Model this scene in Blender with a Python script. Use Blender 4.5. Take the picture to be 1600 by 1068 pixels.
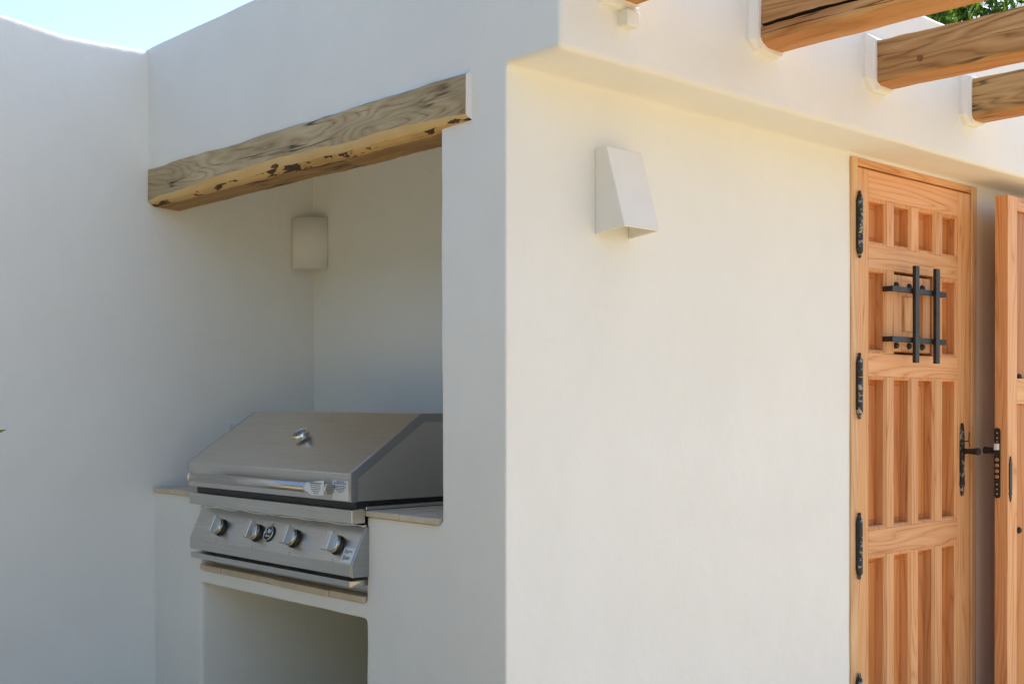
import bpy, bmesh, math, random
import numpy as np
from mathutils import Vector, Matrix, noise

random.seed(7)
rng = np.random.default_rng(7)
R = math.radians
for o in list(bpy.data.objects):
    bpy.data.objects.remove(o)
scene = bpy.context.scene
col = scene.collection

# ------------------------------------------------------------------ camera, sky, sun, exposure
EYE = 1.26                                   # eye height above the terrace; all heights below are given from the eye
YAW = 0.8278
cd = bpy.data.cameras.new('camera')
cam = bpy.data.objects.new('camera', cd)
col.objects.link(cam)
cam.location = (-1.8835, -2.0718, EYE)
cam.rotation_euler = (math.pi / 2 - 0.0033, 0, YAW - math.pi / 2)
cd.sensor_width = 36
cd.lens = 1883.15 / 1600 * 36
cd.shift_y = 103.0 / 1600
cd.clip_start = 0.02
cd.clip_end = 2000
scene.camera = cam

SUN_EL = R(50)
SUN_AZ = math.atan2(0.11, 0.99)              # direction towards the sun in the ground plane (x, y)
world = bpy.data.worlds.new('World')
scene.world = world
world.use_nodes = True
wn = world.node_tree
wn.nodes.clear()
sky = wn.nodes.new('ShaderNodeTexSky')
sky.sky_type = 'NISHITA'
sky.sun_disc = False
sky.sun_elevation = SUN_EL
sky.sun_rotation = math.pi / 2 - SUN_AZ
sky.air_density = 1.0
sky.dust_density = 1.1
sky.ozone_density = 1.6
bg = wn.nodes.new('ShaderNodeBackground')
bg.inputs['Strength'].default_value = 0.14
wo = wn.nodes.new('ShaderNodeOutputWorld')
wn.links.new(sky.outputs[0], bg.inputs[0])
wn.links.new(bg.outputs[0], wo.inputs[0])

sl = bpy.data.lights.new('sun', 'SUN')
sl.energy = 4.0
sl.angle = R(0.53)
sl.color = (1.0, 0.95, 0.87)
sun = bpy.data.objects.new('sun', sl)
col.objects.link(sun)
sd = Vector((math.cos(SUN_EL) * math.cos(SUN_AZ), math.cos(SUN_EL) * math.sin(SUN_AZ), math.sin(SUN_EL)))
sun.rotation_euler = sd.to_track_quat('Z', 'Y').to_euler()

vs = scene.view_settings
vs.view_transform = 'Standard'
vs.look = 'None'
vs.exposure = 1.12
vs.gamma = 1.0
vs.use_curve_mapping = False
scene.render.engine = 'CYCLES'
scene.cycles.max_bounces = 10
scene.cycles.diffuse_bounces = 7
scene.cycles.glossy_bounces = 5


# ------------------------------------------------------------------ materials
class NT:
    def __init__(s, name):
        s.m = bpy.data.materials.new(name)
        s.m.use_nodes = True
        s.t = s.m.node_tree
        s.b = s.t.nodes['Principled BSDF']

    def n(s, typ, **kw):
        nd = s.t.nodes.new(typ)
        for k, v in kw.items():
            setattr(nd, k, v)
        return nd

    def l(s, a, b):
        s.t.links.new(a, b)

    def math(s, op, a, b=None):
        nd = s.n('ShaderNodeMath', operation=op)
        for i, v in enumerate((a, b)):
            if v is None:
                continue
            if isinstance(v, (int, float)):
                nd.inputs[i].default_value = v
            else:
                s.l(v, nd.inputs[i])
        return nd.outputs[0]

    def coords(s, scale=(1, 1, 1), rnd=True):
        tc = s.n('ShaderNodeTexCoord')
        mp = s.n('ShaderNodeMapping')
        mp.inputs['Scale'].default_value = scale
        v = tc.outputs['Object']
        if rnd:
            oi = s.n('ShaderNodeObjectInfo')
            k = s.math('MULTIPLY', oi.outputs['Random'], 23.0)
            ad = s.n('ShaderNodeVectorMath', operation='ADD')
            s.l(v, ad.inputs[0])
            s.l(k, ad.inputs[1])
            v = ad.outputs[0]
        s.l(v, mp.inputs['Vector'])
        return mp.outputs[0]

    def noise(s, vec, scale, detail=4, rough=0.55, dist=0.0):
        nd = s.n('ShaderNodeTexNoise')
        nd.inputs['Scale'].default_value = scale
        nd.inputs['Detail'].default_value = detail
        nd.inputs['Roughness'].default_value = rough
        nd.inputs['Distortion'].default_value = dist
        s.l(vec, nd.inputs['Vector'])
        return nd.outputs['Fac']

    def ramp(s, fac, stops):
        nd = s.n('ShaderNodeValToRGB')
        el = nd.color_ramp.elements
        while len(el) < len(stops):
            el.new(0.5)
        for e, (p, c) in zip(el, stops):
            e.position = p
            e.color = (*c, 1) if len(c) == 3 else c
        s.l(fac, nd.inputs['Fac'])
        return nd.outputs['Color']

    def mix(s, fac, a, b, mode='MIX'):
        nd = s.n('ShaderNodeMix', data_type='RGBA', blend_type=mode)
        for k, v in ((0, fac), (6, a), (7, b)):
            if isinstance(v, (int, float)):
                nd.inputs[k].default_value = v
            elif isinstance(v, tuple):
                nd.inputs[k].default_value = (*v, 1)
            else:
                s.l(v, nd.inputs[k])
        return nd.outputs[2]

    def bump(s, h, strength, dist=0.01):
        nd = s.n('ShaderNodeBump')
        nd.inputs['Strength'].default_value = strength
        nd.inputs['Distance'].default_value = dist
        s.l(h, nd.inputs['Height'])
        s.l(nd.outputs[0], s.b.inputs['Normal'])


def g3(v):
    return (v, v, v)


def mat_plaster():
    t = NT('white_plaster')
    v = t.coords(rnd=False)
    a = t.noise(v, 2.3, 4)
    c = t.ramp(a, [(0.25, (0.785, 0.775, 0.735)), (0.75, (0.83, 0.825, 0.79))])
    # faint smears of later paint and dirt with shapes of their own
    d = t.noise(v, 9.0, 5, 0.65, 0.6)
    k = t.ramp(d, [(0.62, g3(0)), (0.78, g3(1))])
    c = t.mix(t.math('MULTIPLY', k, 0.22), c, (0.74, 0.70, 0.63))
    t.l(c, t.b.inputs['Base Color'])
    t.b.inputs['Roughness'].default_value = 0.9
    t.b.inputs['Specular IOR Level'].default_value = 0.2
    h = t.math('ADD', t.math('MULTIPLY', t.noise(v, 14, 4), 1.0), t.math('MULTIPLY', t.noise(v, 160, 3), 0.16))
    t.bump(h, 0.30, 0.012)
    return t.m


def mat_wood(name, axis, dark, mid, light, rings=9, across=7.0, along=0.9, fibre=0.5, rough=0.6, bump=0.25,
             blotch=None, blotch_amt=0.0, knots=0.0, dist=0.5, stops=(0.12, 0.42, 0.8), saw=0.0, bark=None, vary=0.0, cracks=0.0):
    t = NT(name)
    i = 'XYZ'.index(axis)
    sc = [across] * 3
    sc[i] = along
    v = t.coords(tuple(sc))
    n1 = t.noise(v, 1.0, 2, 0.45, dist)
    ring = t.math('FRACT', t.math('MULTIPLY', n1, rings))
    ring = t.math('PINGPONG', t.math('MULTIPLY', ring, 2.0), 1.0)
    sc2 = [160.0] * 3
    sc2[i] = 5.0
    v2 = t.coords(tuple(sc2))
    fib = t.noise(v2, 1.0, 4, 0.6)
    sc2b = [48.0] * 3
    sc2b[i] = 3.2
    fib2 = t.noise(t.coords(tuple(sc2b)), 1.0, 3, 0.6, 0.2)
    fib = t.math('ADD', t.math('MULTIPLY', fib, 0.5), t.math('MULTIPLY', fib2, 0.5))
    fib = t.math('ADD', t.math('MULTIPLY', t.math('SUBTRACT', fib, 0.5), 1.7), 0.5)
    f = t.math('ADD', t.math('MULTIPLY', ring, 1.0 - fibre), t.math('MULTIPLY', fib, fibre))
    c = t.ramp(f, [(stops[0], dark), (stops[1], mid), (stops[2], light)])
    if blotch:
        sc3 = [6.0] * 3
        sc3[i] = 2.0
        v3 = t.coords(tuple(sc3))
        b = t.ramp(t.noise(v3, 1.0, 4, 0.6, 0.3), [(0.42, g3(0)), (0.66, g3(1))])
        c = t.mix(t.math('MULTIPLY', b, blotch_amt), c, blotch)
    if cracks:
        sk = [13.0] * 3
        sk[i] = 0.9
        cn = t.noise(t.coords(tuple(sk)), 1.0, 3, 0.5, 0.25)
        ck = t.ramp(t.math('ABSOLUTE', t.math('SUBTRACT', cn, 0.5)), [(0.004, g3(1)), (0.016, g3(0))])
        pt = t.ramp(t.noise(t.coords(), 5.0, 2, 0.5), [(0.42, g3(0)), (0.55, g3(1))])
        c = t.mix(t.math('MULTIPLY', t.math('MULTIPLY', ck, pt), cracks), c, (0.05, 0.03, 0.016))
    if bark:
        sb = [26.0] * 3
        sb[i] = 7.5
        bk = t.ramp(t.noise(t.coords(tuple(sb)), 1.0, 4, 0.6, 0.3), [(0.525, g3(0)), (0.55, g3(1))])
        c = t.mix(bk, c, bark)
    if saw:
        sc5 = [1.2] * 3
        sc5[i] = 90.0
        sw = t.ramp(t.noise(t.coords(tuple(sc5)), 1.0, 3, 0.6), [(0.50, g3(0)), (0.72, g3(1))])
        pm = t.ramp(t.noise(t.coords(), 2.6, 2, 0.5), [(0.45, g3(0)), (0.6, g3(1))])
        c = t.mix(t.math('MULTIPLY', t.math('MULTIPLY', sw, pm), saw), c, tuple(x * 0.6 for x in dark))
    if knots:
        sc4 = [3.6] * 3
        sc4[i] = 1.7
        v4 = t.coords(tuple(sc4))
        vo = t.n('ShaderNodeTexVoronoi')
        vo.inputs['Scale'].default_value = 1.0
        t.l(v4, vo.inputs['Vector'])
        k = t.ramp(vo.outputs['Distance'], [(0.04, g3(1)), (0.10, g3(0))])
        c = t.mix(t.math('MULTIPLY', k, knots), c, tuple(x * 0.35 for x in dark))
    if vary:
        oi = t.n('ShaderNodeObjectInfo')
        hs = t.n('ShaderNodeHueSaturation')
        wn_ = t.n('ShaderNodeTexWhiteNoise', noise_dimensions='1D')
        t.l(oi.outputs['Random'], wn_.inputs['W'])
        t.l(t.math('ADD', t.math('MULTIPLY', wn_.outputs['Value'], 2 * vary), 1.0 - vary), hs.inputs['Value'])
        t.l(t.math('ADD', t.math('MULTIPLY', oi.outputs['Random'], 0.006), 0.497), hs.inputs['Hue'])
        t.l(c, hs.inputs['Color'])
        c = hs.outputs['Color']
    t.l(c, t.b.inputs['Base Color'])
    t.b.inputs['Roughness'].default_value = rough
    t.b.inputs['Specular IOR Level'].default_value = 0.3
    t.bump(f, bump, 0.004)
    return t.m


def mat_steel(name, base=0.62, rough=0.3, axis=1, tint=(1.0, 0.975, 0.93), grime=0.35):
    t = NT(name)
    sc = [420.0] * 3
    sc[axis] = 4.0
    v = t.coords(tuple(sc))
    br = t.noise(v, 1.0, 3, 0.6)
    v2 = t.coords()
    sm = t.noise(v2, 7.0, 5, 0.65, 0.4)
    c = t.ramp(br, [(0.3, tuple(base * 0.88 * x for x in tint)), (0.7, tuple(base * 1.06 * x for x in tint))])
    sp = t.ramp(t.noise(v2, 60.0, 5, 0.7), [(0.60, g3(0)), (0.74, g3(1))])
    c = t.mix(t.math('MULTIPLY', sp, grime), c, (0.30, 0.27, 0.23))
    t.l(c, t.b.inputs['Base Color'])
    t.b.inputs['Metallic'].default_value = 1.0
    r = t.math('ADD', t.math('MULTIPLY', sm, 0.12), t.math('ADD', t.math('MULTIPLY', br, 0.10), rough - 0.11))
    t.l(r, t.b.inputs['Roughness'])
    t.bump(t.math('ADD', t.math('MULTIPLY', br, 0.3), t.math('MULTIPLY', sm, 0.5)), 0.05, 0.004)
    return t.m


def mat_plain(name, c, rough=0.5, metal=0.0, var=0.15, scale=25, bump=0.0, chips=None):
    t = NT(name)
    v = t.coords()
    a = t.noise(v, scale, 4, 0.6)
    cc = t.ramp(a, [(0.25, tuple(x * (1 - var) for x in c)), (0.75, tuple(min(1, x * (1 + var)) for x in c))])
    if chips:
        k = t.ramp(t.noise(v, 48, 4, 0.7), [(0.54, g3(0)), (0.62, g3(1))])
        cc = t.mix(k, cc, chips)
    t.l(cc, t.b.inputs['Base Color'])
    t.b.inputs['Roughness'].default_value = rough
    t.b.inputs['Metallic'].default_value = metal
    if bump:
        t.bump(a, bump, 0.003)
    return t.m


def mat_leaf(name, a, b, trans=0.35):
    t = NT(name)
    ge = t.n('ShaderNodeNewGeometry')
    c = t.ramp(ge.outputs['Random Per Island'], [(0.0, a), (1.0, b)])
    t.l(c, t.b.inputs['Base Color'])
    t.b.inputs['Roughness'].default_value = 0.45
    tr = t.n('ShaderNodeBsdfTranslucent')
    t.l(t.mix(0.5, c, (0.20, 0.34, 0.03)), tr.inputs['Color'])
    mx = t.n('ShaderNodeMixShader')
    mx.inputs[0].default_value = trans
    t.l(t.b.outputs[0], mx.inputs[1])
    t.l(tr.outputs[0], mx.inputs[2])
    t.l(mx.outputs[0], t.t.nodes['Material Output'].inputs['Surface'])
    return t.m


def mat_ground():
    t = NT('terracotta_paving')
    tc = t.n('ShaderNodeTexCoord')
    br = t.n('ShaderNodeTexBrick')
    br.offset = 0.0
    br.inputs['Scale'].default_value = 3.0
    br.inputs['Color1'].default_value = (0.48, 0.365, 0.195, 1)
    br.inputs['Color2'].default_value = (0.43, 0.325, 0.17, 1)
    br.inputs['Mortar'].default_value = (0.48, 0.42, 0.34, 1)
    br.inputs['Mortar Size'].default_value = 0.012
    br.inputs['Brick Width'].default_value = 1.0
    br.inputs['Row Height'].default_value = 1.0
    t.l(tc.outputs['Object'], br.inputs['Vector'])
    n = t.noise(tc.outputs['Object'], 6, 5, 0.6)
    c = t.mix(0.4, br.outputs['Color'], t.ramp(n, [(0.3, (0.395, 0.29, 0.15)), (0.7, (0.54, 0.42, 0.24))]))
    t.l(c, t.b.inputs['Base Color'])
    t.b.inputs['Roughness'].default_value = 0.75
    t.bump(t.math('ADD', br.outputs['Fac'], t.math('MULTIPLY', n, -0.4)), -0.3, 0.01)
    return t.m


M = {}
M['plaster'] = mat_plaster()
M['ground'] = mat_ground()
M['lamp'] = mat_plain('unglazed_white_ceramic', (0.80, 0.785, 0.75), 0.85, var=0.03, scale=12, bump=0.05)
M['tile'] = mat_plain('cream_stone_tile', (0.60, 0.50, 0.37), 0.6, var=0.16, scale=18, bump=0.1)
PINE = dict(dark=(0.43, 0.165, 0.052), mid=(0.67, 0.325, 0.138), light=(0.735, 0.40, 0.19))
for ax in 'XZ':
    M['pine' + ax] = mat_wood('pine_board_' + ax.lower(), ax, rings=13, across=10, along=0.7, fibre=0.42, rough=0.55,
                              bump=0.14, knots=0.6, dist=0.3, stops=(0.10, 0.32, 0.8), vary=0.09, **PINE)
M['pine_panel'] = mat_wood('pine_panel_board', 'Z', (0.36, 0.115, 0.028), (0.50, 0.18, 0.05), (0.55, 0.22, 0.068),
                           rings=8, across=7, along=0.6, vary=0.12, fibre=0.5, rough=0.55, bump=0.08, knots=0.4)
M['pine_frame'] = mat_wood('pine_frame_board', 'Z', (0.52, 0.28, 0.13), (0.66, 0.40, 0.20), (0.72, 0.48, 0.27), rings=10,
                           across=8, along=0.6, fibre=0.5, rough=0.6, bump=0.1, knots=0.5)
M['beam_side'] = mat_wood('weathered_beam', 'Y', (0.20, 0.09, 0.03), (0.45, 0.26, 0.105), (0.58, 0.37, 0.175), rings=13,
                          across=10, along=0.8, fibre=0.6, rough=0.75, bump=0.45, blotch=(0.31, 0.14, 0.045),
                          blotch_amt=0.6, knots=0.0, dist=0.3, stops=(0.2, 0.42, 0.76), vary=0.08, cracks=0.85)
M['beam_under'] = mat_wood('bounce_tinted_beam', 'Y', (0.34, 0.14, 0.05), (0.52, 0.25, 0.09), (0.60, 0.31, 0.13), rings=9,
                           across=8, along=0.8, fibre=0.6, rough=0.7, bump=0.3, blotch=(0.38, 0.14, 0.045), blotch_amt=0.5, cracks=0.6)  # less weathered underside, with warm ground bounce put into its orange
M['lintel_face'] = mat_wood('weathered_lintel_face', 'Y', (0.13, 0.080, 0.034), (0.46, 0.345, 0.20), (0.59, 0.47, 0.295), rings=22,
                            across=9.0, along=1.3, fibre=0.5, rough=0.8, bump=0.6, blotch=(0.27, 0.20, 0.10), blotch_amt=0.6,
                            dist=0.35, stops=(0.10, 0.30, 0.8), knots=0.8, cracks=0.9)
M['lintel_wane'] = mat_wood('debarked_wane', 'Y', (0.42, 0.24, 0.075), (0.60, 0.385, 0.145), (0.68, 0.47, 0.20), rings=3,
                            across=5, along=2.2, fibre=0.6, rough=0.65, bump=0.4, blotch=(0.70, 0.55, 0.33), blotch_amt=0.5)
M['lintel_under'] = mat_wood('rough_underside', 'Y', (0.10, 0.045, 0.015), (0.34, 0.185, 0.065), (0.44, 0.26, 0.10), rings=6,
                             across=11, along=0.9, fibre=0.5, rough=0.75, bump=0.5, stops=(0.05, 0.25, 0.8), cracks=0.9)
M['lintel_low'] = mat_wood('wane_with_bark', 'Y', (0.40, 0.22, 0.07), (0.55, 0.34, 0.12), (0.64, 0.42, 0.17), rings=3,
                           across=5, along=2.2, fibre=0.6, rough=0.7, bump=0.5, bark=(0.075, 0.036, 0.02))
M['bark'] = mat_plain('dark_bark', (0.10, 0.05, 0.028), 0.9, var=0.5, scale=60, bump=0.6)
M['knot'] = mat_plain('brown_knot', (0.20, 0.085, 0.03), 0.8, var=0.5, scale=160, bump=0.4)
M['crack'] = mat_plain('dark_split_wood', (0.035, 0.02, 0.012), 0.9)
M['steel'] = mat_steel('brushed_steel', rough=0.32)
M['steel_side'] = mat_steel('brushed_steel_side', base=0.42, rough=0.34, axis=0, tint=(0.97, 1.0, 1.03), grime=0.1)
M['chrome'] = mat_plain('polished_steel', (0.72, 0.69, 0.62), 0.16, 1.0, var=0.05)
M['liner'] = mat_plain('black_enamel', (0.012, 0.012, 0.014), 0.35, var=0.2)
M['black'] = mat_plain('black_plastic', (0.015, 0.014, 0.014), 0.45)
M['iron'] = mat_plain('wrought_iron', (0.028, 0.029, 0.031), 0.55, 0.3, var=0.35, scale=40, bump=0.25)
M['iron_chipped'] = mat_plain('paint_flecked_iron', (0.03, 0.031, 0.033), 0.5, 0.3, var=0.3, scale=40, bump=0.3,
                              chips=(0.36, 0.35, 0.31))
M['label'] = mat_plain('white_label', (0.74, 0.75, 0.76), 0.5, var=0.03)
M['ink'] = mat_plain('label_ink', (0.07, 0.075, 0.09), 0.6)
M['dial'] = mat_plain('dial_face', (0.20, 0.22, 0.21), 0.45, var=0.1)
M['socket'] = mat_plain('white_plastic', (0.72, 0.72, 0.71), 0.35, var=0.03)
M['trunk'] = mat_plain('bark_trunk', (0.16, 0.12, 0.085), 0.9, var=0.4, scale=20, bump=0.5)
M['oleander'] = mat_leaf('oleander_leaves', (0.030, 0.075, 0.012), (0.11, 0.20, 0.035))
M['added_hedge'] = mat_leaf('added_hedge_leaves', (0.022, 0.045, 0.014), (0.06, 0.10, 0.035), 0.2)
M['young_leaf'] = mat_leaf('young_leaves', (0.20, 0.36, 0.03), (0.34, 0.50, 0.05), 0.5)
M['petal'] = mat_plain('white_petals', (0.80, 0.79, 0.74), 0.6, var=0.04)
M['brass'] = mat_plain('steel_bolt', (0.60, 0.42, 0.27), 0.35, 1.0, var=0.1)


# ------------------------------------------------------------------ mesh helpers
def mesh_obj(name, bm, mats, parent=None, smooth=False, bevel=0.0, seg=2, loc=None):
    me = bpy.data.meshes.new(name)
    bmesh.ops.recalc_face_normals(bm, faces=bm.faces)
    bm.to_mesh(me)
    bm.free()
    if not isinstance(mats, (list, tuple)):
        mats = [mats]
    for m in mats:
        me.materials.append(M[m] if isinstance(m, str) else m)
    if smooth:
        for p in me.polygons:
            p.use_smooth = True
    o = bpy.data.objects.new(name, me)
    col.objects.link(o)
    if parent is not None:
        o.parent = parent
    if loc is not None:
        o.location = loc
    if bevel:
        b = o.modifiers.new('bevel', 'BEVEL')
        b.width = bevel
        b.segments = seg
        b.limit_method = 'ANGLE'
        b.angle_limit = R(40)
        b.harden_normals = False
    return o


def tag(o, label, cat, group=None):
    o['label'] = label
    o['category'] = cat
    if group:
        o['group'] = group
    return o


def thing(name, loc, label, cat, group=None):
    o = bpy.data.objects.new(name, None)
    o.empty_display_size = 0.1
    col.objects.link(o)
    o.location = loc
    return tag(o, label, cat, group)


def bbox(bm, x0, x1, y0, y1, z0, z1, mi=0):
    vs_ = [bm.verts.new((x, y, z)) for x in (x0, x1) for y in (y0, y1) for z in (z0, z1)]
    for q in ((0, 1, 3, 2), (4, 6, 7, 5), (0, 4, 5, 1), (2, 3, 7, 6), (0, 2, 6, 4), (1, 5, 7, 3)):
        f = bm.faces.new([vs_[i] for i in q])
        f.material_index = mi
    return vs_


def box_part(name, x0, x1, y0, y1, z0, z1, mat, parent, bevel=0.002, seg=2):
    """a box given in world coordinates, stored around its own centre under a thing whose origin is parent.location"""
    c = Vector(((x0 + x1) / 2, (y0 + y1) / 2, (z0 + z1) / 2))
    bm = bmesh.new()
    bbox(bm, x0 - c.x, x1 - c.x, y0 - c.y, y1 - c.y, z0 - c.z, z1 - c.z)
    base = parent_origin(parent)
    return mesh_obj(name, bm, mat, parent, bevel=bevel, seg=seg, loc=c - base)


def parent_origin(p):
    v = Vector((0, 0, 0))
    while p is not None:
        v += p.location
        p = p.parent
    return v


def prism_y(bm, prof, y0, y1, mi=0):
    a = [bm.verts.new((x, y0, z)) for x, z in prof]
    b = [bm.verts.new((x, y1, z)) for x, z in prof]
    n = len(prof)
    fs = [bm.faces.new(a), bm.faces.new(b[::-1])]
    for i in range(n):
        fs.append(bm.faces.new((a[i], b[i], b[(i + 1) % n], a[(i + 1) % n])))
    for f in fs:
        f.material_index = mi


def lathe(bm, prof, mtx, seg=24, cap=True, mi=0):
    """prof: (radius, height) list along local Z"""
    rings = []
    for r, h in prof:
        rings.append([bm.verts.new(mtx @ Vector((r * math.cos(2 * math.pi * k / seg), r * math.sin(2 * math.pi * k / seg), h)))
                      for k in range(seg)])
    for a, b in zip(rings, rings[1:]):
        for k in range(seg):
            f = bm.faces.new((a[k], a[(k + 1) % seg], b[(k + 1) % seg], b[k]))
            f.material_index = mi
            f.smooth = True
    if cap:
        bm.faces.new(rings[0][::-1]).material_index = mi
        bm.faces.new(rings[-1]).material_index = mi


def frame_to(loc, zdir, xdir=(0, 0, 1)):
    z = Vector(zdir).normalized()
    x = Vector(xdir)
    x = (x - z * x.dot(z)).normalized()
    y = z.cross(x)
    m = Matrix((x, y, z)).transposed().to_4x4()
    m.translation = Vector(loc)
    return m


def tube(bm, pts, radii, seg=10, mi=0):
    pts = [Vector(p) for p in pts]
    rings = []
    for i, p in enumerate(pts):
        d = (pts[min(i + 1, len(pts) - 1)] - pts[max(i - 1, 0)]).normalized()
        ref = Vector((0, 0, 1)) if abs(d.z) < 0.9 else Vector((1, 0, 0))
        a = d.cross(ref).normalized()
        b = d.cross(a)
        r = radii[i] if isinstance(radii, (list, tuple)) else radii
        rings.append([bm.verts.new(p + (a * math.cos(2 * math.pi * k / seg) + b * math.sin(2 * math.pi * k / seg)) * r)
                      for k in range(seg)])
    for a, b in zip(rings, rings[1:]):
        for k in range(seg):
            f = bm.faces.new((a[k], a[(k + 1) % seg], b[(k + 1) % seg], b[k]))
            f.smooth = True
            f.material_index = mi
    bm.faces.new(rings[0][::-1]).material_index = mi
    bm.faces.new(rings[-1]).material_index = mi


def Z(z):
    return EYE + z


def plaster_solid(name, boxes, parent, voxel=0.0075, iters=3, amp=0.0028, lean=0.0, belly=0.0, crest=False):
    """hand-rendered masonry: boxes joined, edges worn round, surfaces slightly uneven"""
    bm = bmesh.new()
    for b in boxes:
        bbox(bm, *b)
    me = bpy.data.meshes.new(name + '_raw')
    bmesh.ops.recalc_face_normals(bm, faces=bm.faces)
    bm.to_mesh(me)
    bm.free()
    tmp = bpy.data.objects.new(name + '_raw', me)
    col.objects.link(tmp)
    r = tmp.modifiers.new('r', 'REMESH')
    r.mode = 'VOXEL'
    r.voxel_size = voxel
    s = tmp.modifiers.new('s', 'SMOOTH')
    s.factor = 0.5
    s.iterations = iters
    dg = bpy.context.evaluated_depsgraph_get()
    ev = tmp.evaluated_get(dg)
    out = bpy.data.meshes.new_from_object(ev)
    bpy.data.objects.remove(tmp)
    n = len(out.vertices)
    co = np.empty(n * 3)
    out.vertices.foreach_get('co', co)
    co = co.reshape(-1, 3)
    no = np.empty(n * 3)
    out.vertices.foreach_get('normal', no)
    no = no.reshape(-1, 3)
    d = np.empty(n)
    nz = noise.noise
    for i in range(n):
        x, y, z = co[i]
        d[i] = nz((x * 2.1, y * 2.1, z * 1.7)) * 1.0 + nz((x * 7 + 5, y * 7, z * 6)) * 0.5 + nz((x * 17, y * 17 + 3, z * 15)) * 0.14
    co += no * (d * amp)[:, None]
    co[:, 1] += lean * (co[:, 2] - EYE + 0.4)
    if crest:
        k = np.clip((co[:, 2] - HT + 0.15) / 0.12, 0, 1)
        co[:, 2] += k * np.interp(co[:, 0], [-3, -.95, -.5, -.40, -.30, -.16, 0], [.02, .035, .016, .002, -.010, -.008, 0])
    if belly:
        # the facade over the lintel swells out towards the garden wall
        k = np.clip((co[:, 1] - 0.3) / 1.4, 0, 1) * np.clip((co[:, 2] - EYE - 0.70) / 0.12, 0, 1) * np.clip((0.08 - co[:, 0]) / 0.07, 0, 1)
        co[:, 0] -= belly * k
    out.vertices.foreach_set('co', co.ravel())
    out.polygons.foreach_set('use_smooth', np.ones(len(out.polygons), dtype=bool))
    out.update()
    out.materials.clear()
    out.materials.append(M['plaster'])
    o = bpy.data.objects.new(name, out)
    out.name = name
    col.objects.link(o)
    if parent is not None:
        o.parent = parent
        o.location = -parent.location
    return o


# ------------------------------------------------------------------ ground
bm = bmesh.new()
S = 400
for f in [bm.faces.new([bm.verts.new(p) for p in ((-S, -S, 0), (S, -S, 0), (S, S, 0), (-S, S, 0))])]:
    pass
g = mesh_obj('ground', bm, 'ground')
g['kind'] = 'structure'

# ------------------------------------------------------------------ masonry
YL = 1.782        # face of the garden wall
HT = Z(1.21)      # top of all parapets
HO = Z(0.788)     # underside of the overhang
OV = -0.177       # front of the overhang
YN = 0.239        # right jamb of the niche
VD = 0.644        # niche depth
HC = Z(-0.282) - 0.015   # masonry under the counter tiles
YC0, YC1 = 0.550, 1.455  # grill cut-out
HS = Z(-0.512) - 0.016   # masonry under the sill tiles
HLO = Z(-0.574)          # head of the lower opening
DX0, DX1, DH = 1.463, 2.288, Z(0.777)
XE = 5.0
YB = 2.3

house = thing('house', (0, 0, 0), 'white rendered house wall with barbecue niche, overhanging parapet and wooden door', 'house')
e = 1.86          # pieces run on into the garden wall
boxes = [
    # pier right of the niche
    (0, VD, 0, YN, -0.1, HT),
    # wall above the lintel, hood over the niche
    (0, 0.118, YN - .05, e, Z(0.745), HT), (0.1, VD + .05, YN - .05, e, Z(0.93), HT),
    # counter pillars, slab, back of the lower opening
    (0, VD + .05, YN - .05, YC0, -0.1, HC), (0, VD + .05, YC1, e, -0.1, HC), (0, VD + .05, YC0 - .05, YC1 + .05, HLO, HS),
    # house body behind
    (VD, 1.2, 0.10, YC0, -0.1, HT), (VD, 1.2, YC1, YB, -0.1, HT), (VD, 1.2, YC0 - .05, YC1 + .05, HLO, HT), (1.05, XE, 0.10, YB, -0.1, HT),
    # right wall either side of and above the door
    (VD - .1, DX0 + .006, 0, 0.15, -0.1, HT), (DX1 - .006, 3.06, 0, 0.15, -0.1, HT), (DX0 - .1, 3.95, 0, 0.15, DH - .006, HT), (3.86, XE, 0, 0.15, -0.1, HT),
    # overhang
    (0, XE, OV, 0.1, HO, HT),
]
w = plaster_solid('plaster_wall', boxes, house, belly=0.017)

def tiles(name, ys, x0, x1, z0, z1, parent):
    for a, b in zip(ys, ys[1:]):
        dz = random.uniform(-0.0012, 0.0012)
        dx = random.uniform(-0.002, 0.002)
        box_part(name, x0 + dx, x1, a + 0.0012, b - 0.0012, z0 + dz, z1 + dz, 'tile', parent, bevel=0.0025)

tiles('counter_tile', [YN + .004, 0.397, YC0 - .004], -0.008, 0.30, HC - .001, HC + .0145, house)
tiles('counter_tile', [YN + .004, 0.397, YC0 - .004], 0.303, VD - .004, HC - .001, HC + .0145, house)
tiles('counter_tile', [YC1 + .004, YL - .003], -0.008, 0.30, HC - .001, HC + .0145, house)
tiles('counter_tile', [YC1 + .004, YL - .003], 0.303, VD - .004, HC - .001, HC + .0145, house)
tiles('sill_tile', [YC0 + .006, 0.72, 1.02, 1.32, YC1 - .003], -0.008, 0.26, HS - .001, HS + .0155, house)

gw = plaster_solid('garden_wall', [(-3.4, XE - 2.5, YL, YL + 0.22, -0.1, HT - 0.004)], None, voxel=0.012, iters=5, amp=0.004, lean=0.006, crest=True)
tag(gw, 'tall plain white rendered garden wall meeting the niche at its left end', 'wall')


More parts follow.
